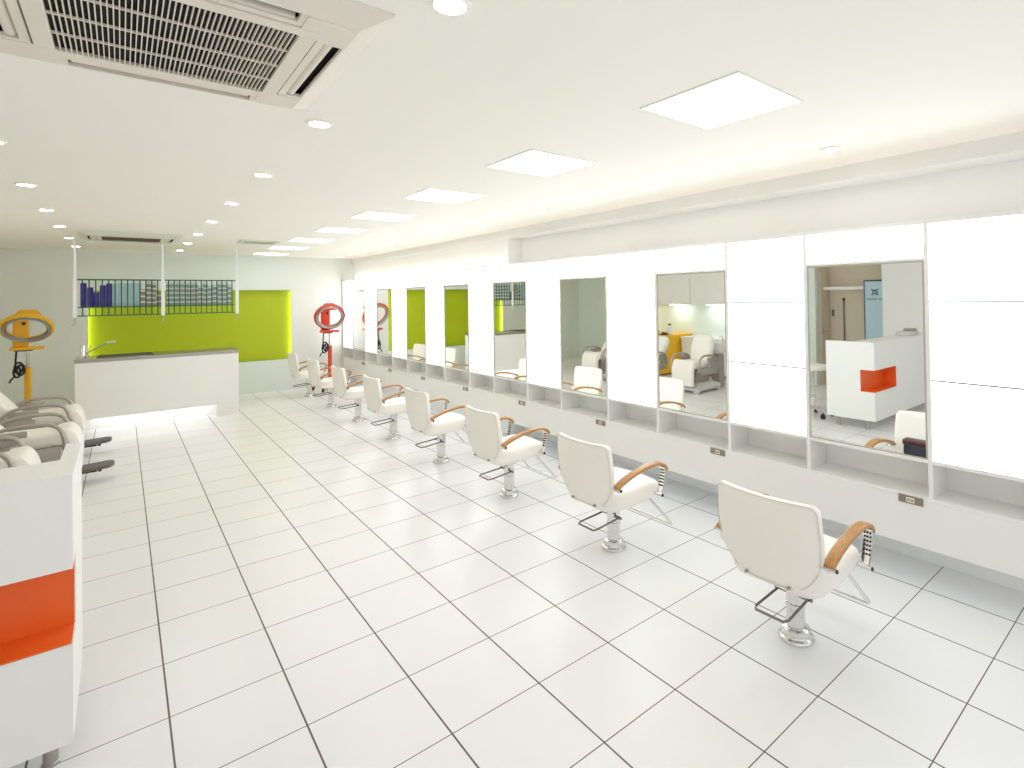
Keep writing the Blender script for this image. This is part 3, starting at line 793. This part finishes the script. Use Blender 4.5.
# ------------------------------------------------------------------ wash area seen in the mirrors
org = (-5.87, 10.2, 0)
t = thing('storage_cabinet', 'tall yellow storage cabinet standing out from the left wall, seen in second mirror', 'cabinet', org)
MB(S, org).box(-7.19, -4.56, 8.32, 12.1, .08, 1.96, .015).build('carcass', 'yellow', t)
MB(S, org).box(-7.15, -4.64, 8.38, 12.04, 0, .08).build('plinth', 'dark_plate', t)
MB(S, org).box(-7.19, -4.54, 8.28, 12.12, 1.96, 2.02, .01).build('top', 'yellow', t)
for i in range(2):
    MB(S, org).box(-7.15+1.28*i, -5.90+1.28*i, 8.30, 8.325, .12, 1.92, .006).build('door', 'yellow', t)
def small_bottle(label, x, y, z, h, r_, m, cap):
    o = (x, y, z); q = thing('pump_bottle', label, 'bottle', o, 'bottles on the yellow cabinet')
    MB(S, o).lathe([(0, .002), (r_, .002), (r_, h*.72), (r_*.4, h*.82), (r_*.4, h*.86), (0, h*.86)], o, 16).build('bottle_body', m, q, 40)
    MB(S, o).lathe([(0, h*.862), (r_*.35, h*.862), (r_*.5, h*.9), (r_*.5, h), (0, h)], o, 12).build('pump', cap, q, 40)
small_bottle('white pump bottle with dark cap standing on the yellow cabinet', -5.75, 8.6, 2.02, .55, .17, 'ceramic', 'black')
small_bottle('teal bottle near the free end of the yellow cabinet top', -4.75, 8.55, 2.02, .36, .09, 'teal_btl', 'black')
o = (-5.25, 8.55, 2.02); q = thing('tool_tray', 'low dark tray of tools lying on the yellow cabinet', 'tray', o)
MB(S, o).box(-5.46, -5.04, 8.42, 8.68, 2.022, 2.07, .01).build('tray', 'black', q)
k = MB(S, o); k.cyl((-5.42, 8.5, 2.10), (-5.1, 8.6, 2.12), .035, seg=10); k.cyl((-5.35, 8.62, 2.10), (-5.12, 8.48, 2.16), .03, seg=10); k.build('tools', 'amber', q, 40)
# overhead cabinets and lamps beneath
for i, (y0, y1) in enumerate(((2.85, 5.24), (5.26, 7.64), (7.66, 10.05), (10.07, 12.4))):
    org = (-6.75, (y0+y1)/2, 3.56)
    where = ('beside the entrance end', 'third from the far end', 'above the yellow cabinet', 'at the far end')[i]
    t = thing('overhead_cabinet', 'white overhead cabinet on the left wall, '+where, 'cabinet', org, 'overhead cabinets on the left wall')
    MB(S, org).box(-7.195, -6.32, y0, y1, 3.57, ZC-.02, .006).build('carcass', 'lacquer', t)
    MB(S, org).box(-6.32, -6.28, y0+.01, y1-.01, 3.56, ZC-.03, .006).build('door', 'lacquer', t)
    ym = (y0+y1)/2
    l = MB(S, org).box(-6.95, -6.6, ym-.5, ym+.5, 3.535, 3.57).build('cabinet_lamp', 'white_metal', t)
    MB(S, org).box(-6.9, -6.65, ym-.46, ym+.46, 3.525, 3.534).build('lamp_tube', 'cab_lamp', l)
org = (-6.65, 5.55, 0)
t = thing('base_counter', 'long white low counter under the overhead cabinets along the left wall', 'counter', org)
MB(S, org).box(-7.195, -6.2, 2.9, 8.2, .1, 1.82, .01).build('carcass', 'lacquer', t)
MB(S, org).box(-7.195, -6.16, 2.88, 8.22, 1.82, 1.9, .01).build('worktop', 'lacquer', t)
for i in range(4): MB(S, org).box(-6.2, -6.18, 2.93+1.315*i, 4.21+1.315*i, .12, 1.8, .006).build('door', 'lacquer', t)
MB(S, org).box(-7.15, -6.3, 2.95, 8.15, 0, .1).build('plinth', 'dark_plate', t)

# ------------------------------------------------------------------ reception counter with the orange niche
RX, RYA, RYB, RXL = -.675, -3.25, -1.85, -6.1     # end face, front face, rear face, far end
RZ0, RZ1 = .28, 2.58
NZ0, NZ1 = 1.12, 1.765; NXL = -2.35; NYE = RYA+.40; ND = .015
org = ((RX+RXL)/2, (RYA+RYB)/2, 0)
t = thing('reception_counter', 'white reception counter with orange corner niche on short steel legs, left foreground', 'counter', org)
b = MB(S, org)
LD = RYA+.64                                     # rear edge of the raised front ledge
b.box(RXL, RX-.12, RYA, RYB, RZ0, NZ0)
b.box(RXL, RX-.12, RYA, LD, NZ1, RZ1)
b.box(RXL, NXL, RYA, LD, NZ0, NZ1)
b.box(NXL, RX-.12, NYE+ND+.001, LD, NZ0, NZ1)
b.box(RX-.12, RX, RYA, RYB, RZ0, NZ0); b.box(RX-.12, RX, RYA, RYB, NZ1, RZ1); b.box(RX-.12, RX, NYE, RYB, NZ0, NZ1)
b.box(RXL, RX-.12, LD, RYB, 1.66, 1.75)
bmesh.ops.remove_doubles(b.bm, verts=b.bm.verts, dist=1e-5)
b.build('counter_body', 'lacquer', t)
n = MB(S, org); e = .012
for za, zb in ((NZ0+.001, NZ0+e), (NZ1-e, NZ1-.001)):
    n.box(NXL+.001, RX-.12, RYA+.01, NYE+ND, za, zb); n.box(RX-.12, RX-.01, RYA+.01, NYE-.001, za, zb)
n.box(NXL+.001, NXL+e, RYA+.01, NYE+ND, NZ0+e, NZ1-e); n.box(NXL+e, RX-.122, NYE-e, NYE+ND, NZ0+e, NZ1-e)
n.box(RX-.122, RX-.01, NYE-e, NYE-.001, NZ0+e, NZ1-e)
n.build('orange_niche', 'orange', t)
for x, y in ((RX-.16, RYA+.28), (RX-.16, RYB-.28), (-3.4, RYA+.28), (-3.4, RYB-.28), (RXL+.2, RYA+.28), (RXL+.2, RYB-.28)):
    MB(S, org).lathe([(0, 0), (.062, 0), (.062, .02), (.052, .03), (.052, RZ0), (0, RZ0)], (x, y, 0), 20).build('leg', 'steel', t, 40)
# low terminal on the counter top
o = (-4.3, -2.92, RZ1); q = thing('card_terminal', 'small grey white terminal lying on the reception counter top', 'terminal', o)
MB(S, o).box(-4.75, -3.9, -3.15, -2.70, RZ1+.002, RZ1+.13, .03, 3).build('terminal_body', 'pale_plastic', q, 40)
MB(S, o).box(-4.72, -4.5, -3.12, -2.74, RZ1+.131, RZ1+.22, .03, 3).build('printer_cover', 'grey_plastic', q, 40)
# stool behind the counter
o = (-1.45, -1.05, 0); q = thing('caster_stool', 'round white stool on a chrome caster base behind the reception counter', 'stool', o)
MB(S, o).lathe([(0, 1.52), (.40, 1.52), (.45, 1.56), (.46, 1.62), (.42, 1.68), (0, 1.69)], (o[0], o[1], 0), 32).build('seat', 'leather', q, 50)
MB(S, o).cyl((o[0], o[1], .25), (o[0], o[1], 1.52), .05).build('gas_column', 'chrome', q, 40)
rg = MB(S, o); rg.tube([(o[0]+.36*math.cos(a), o[1]+.36*math.sin(a), .62) for a in (2*PI*k/32 for k in range(32))], .022, 8, closed=True)
for k in range(4):
    a = PI/2*k+.4; rg.cyl((o[0]+.05*math.cos(a), o[1]+.05*math.sin(a), .62), (o[0]+.36*math.cos(a), o[1]+.36*math.sin(a), .62), .016, seg=8)
rg.build('foot_ring', 'chrome', q, 60)
for k in range(5):
    a = 2*PI*k/5+.3; dx, dy = math.cos(a), math.sin(a); P = lambda r_, z: (o[0]+dx*r_, o[1]+dy*r_, z)
    l_ = MB(S, o).tube([P(.03, .30), P(.3, .24), P(.56, .18)], .04, 8).build('leg', 'chrome', q, 60)
    cs = MB(S, o); px, py, _ = P(.56, 0); cs.cyl((px-.05*dy, py+.05*dx, .08), (px+.05*dy, py-.05*dx, .08), .08, seg=14); cs.cyl((px, py, .08), (px, py, .19), .03, seg=10)
    cs.build('caster', 'black', l_, 40)
# coat shelf, rod and sign at the entrance
o = (-8.2, 0, 4.25); q = thing('coat_shelf', 'cream shelf board across the coat recess, seen in nearest mirror', 'shelf', o)
MB(S, o).box(-8.495, -7.85, -1.1, 1.53, 4.18, 4.32, .01).build('shelf_board', 'lacquer', q)
MB(S, o).box(-8.495, -8.42, -1.1, 1.53, 4.02, 4.18, .01).build('wall_rail', 'beige', q)
o = (-8.45, .92, 0); q = thing('wall_pole', 'thin dark pole standing against the wall of the coat recess', 'pole', o)
MB(S, o).cyl((-8.44, .92, .0), (-8.44, .92, 3.72), .028, seg=12).build('rod', 'dark_plate', q, 40)
MB(S, o).lathe([(0, 3.72), (.05, 3.72), (.055, 3.79), (0, 3.83)], (-8.44, .92, 0), 14).build('knob', 'black', q, 40)
o = (-7.9, 1.4, 3.0)
q = MB(S, (-8.49, 1.42, 3.2)).box(-8.498, -8.47, 1.36, 1.46, 3.0, 3.3, .008).build('light_switch', 'dark_plate'); tag(q, 'small dark wall switch in the corner of the coat recess', 'switch')
o = (-7.55, -.73, 0); q = thing('standing_sign', 'pale blue standing sign with dark emblem and lettering, seen in nearest mirror', 'sign', o)
MB(S, o).box(-7.60, -7.50, -1.16, -.34, .10, 4.5, .008).build('sign_board', 'sign_blue', q)
fr = MB(S, o); fr.box(-7.61, -7.485, -.34, -.305, .10, 4.56); fr.box(-7.61, -7.485, -1.195, -1.16, .10, 4.56); fr.box(-7.61, -7.485, -1.16, -.34, 4.5, 4.56); fr.build('sign_frame', 'sign_edge', q)
MB(S, o).box(-7.75, -7.35, -1.1, -.4, 0, .10, .01).build('foot', 'sign_edge', q)
em = MB(S, o); X = -7.497; ey, ez = -.73, 4.06
for a in range(4):                                     # a small ring with crossed strokes
    an = PI/4+a*PI/2; em.cyl((X, ey+.07*math.cos(an), ez+.07*math.sin(an)), (X, ey+.19*math.cos(an), ez+.19*math.sin(an)), .016, seg=8)
em.tube([(X, ey+.085*math.cos(2*PI*k/20), ez+.085*math.sin(2*PI*k/20)) for k in range(20)], .016, 8, closed=True)
em.tube([(X, ey+.03*math.cos(2*PI*k/12), ez+.03*math.sin(2*PI*k/12)) for k in range(12)], .010, 6, closed=True)
em.build('emblem', 'ink', q, 60)
lt = MB(S, o); y = -.40; random.seed(3)
for wlen in (7, 5):                                    # a line too small to read in the photo: two short words of strokes
    for c_ in range(wlen):
        lt.box(X-.006, X, y-.010, y, 3.74, 3.80); 
        if c_ % 2 == 0: lt.box(X-.006, X, y-.045, y-.010, 3.785, 3.80)
        if c_ % 3: lt.box(X-.006, X, y-.045, y-.010, 3.74, 3.752)
        lt.box(X-.006, X, y-.050, y-.040, 3.74, 3.80); y -= .06
    y -= .05
lt.build('lettering', 'ink', q)

# ------------------------------------------------------------------ camera
cam = bpy.data.cameras.new('camera'); co = bpy.data.objects.new('camera', cam); COL.objects.link(co)
f_px, yaw, pitch, roll = 537.6, .6982, .0121, -.0147
pos = Vector((-.3423, -9.6307, 4.0502))*S
F = Vector((math.sin(yaw)*math.cos(pitch), math.cos(yaw)*math.cos(pitch), math.sin(pitch)))
Rt = Vector((math.cos(yaw), -math.sin(yaw), 0)); U = Rt.cross(F)
c_, s_ = math.cos(roll), math.sin(roll)
R2 = c_*Rt+s_*U; U2 = -s_*Rt+c_*U
mw = Matrix(((R2.x, U2.x, -F.x, pos.x), (R2.y, U2.y, -F.y, pos.y), (R2.z, U2.z, -F.z, pos.z), (0, 0, 0, 1)))
co.matrix_world = mw
cam.sensor_fit = 'HORIZONTAL'; cam.sensor_width = 36; cam.lens = f_px/1024*36
cam.shift_x = -(572.8-512)/1024; cam.shift_y = (290.2-384)/1024
cam.clip_start = .02
SC.camera = co

# ------------------------------------------------------------------ world and view
wd = bpy.data.worlds.new('world'); SC.world = wd; wd.use_nodes = True
wd.node_tree.nodes['Background'].inputs[0].default_value = (.88, .89, .91, 1)
wd.node_tree.nodes['Background'].inputs[1].default_value = .92
vs = SC.view_settings; vs.view_transform = 'Standard'; vs.look = 'None'; vs.gamma = 1.0; vs.use_curve_mapping = False
vs.exposure = 0.17
SC.cycles.max_bounces = 14; SC.cycles.diffuse_bounces = 8; SC.cycles.glossy_bounces = 6
SC.cycles.use_denoising = True
SC.cycles.sample_clamp_indirect = 8
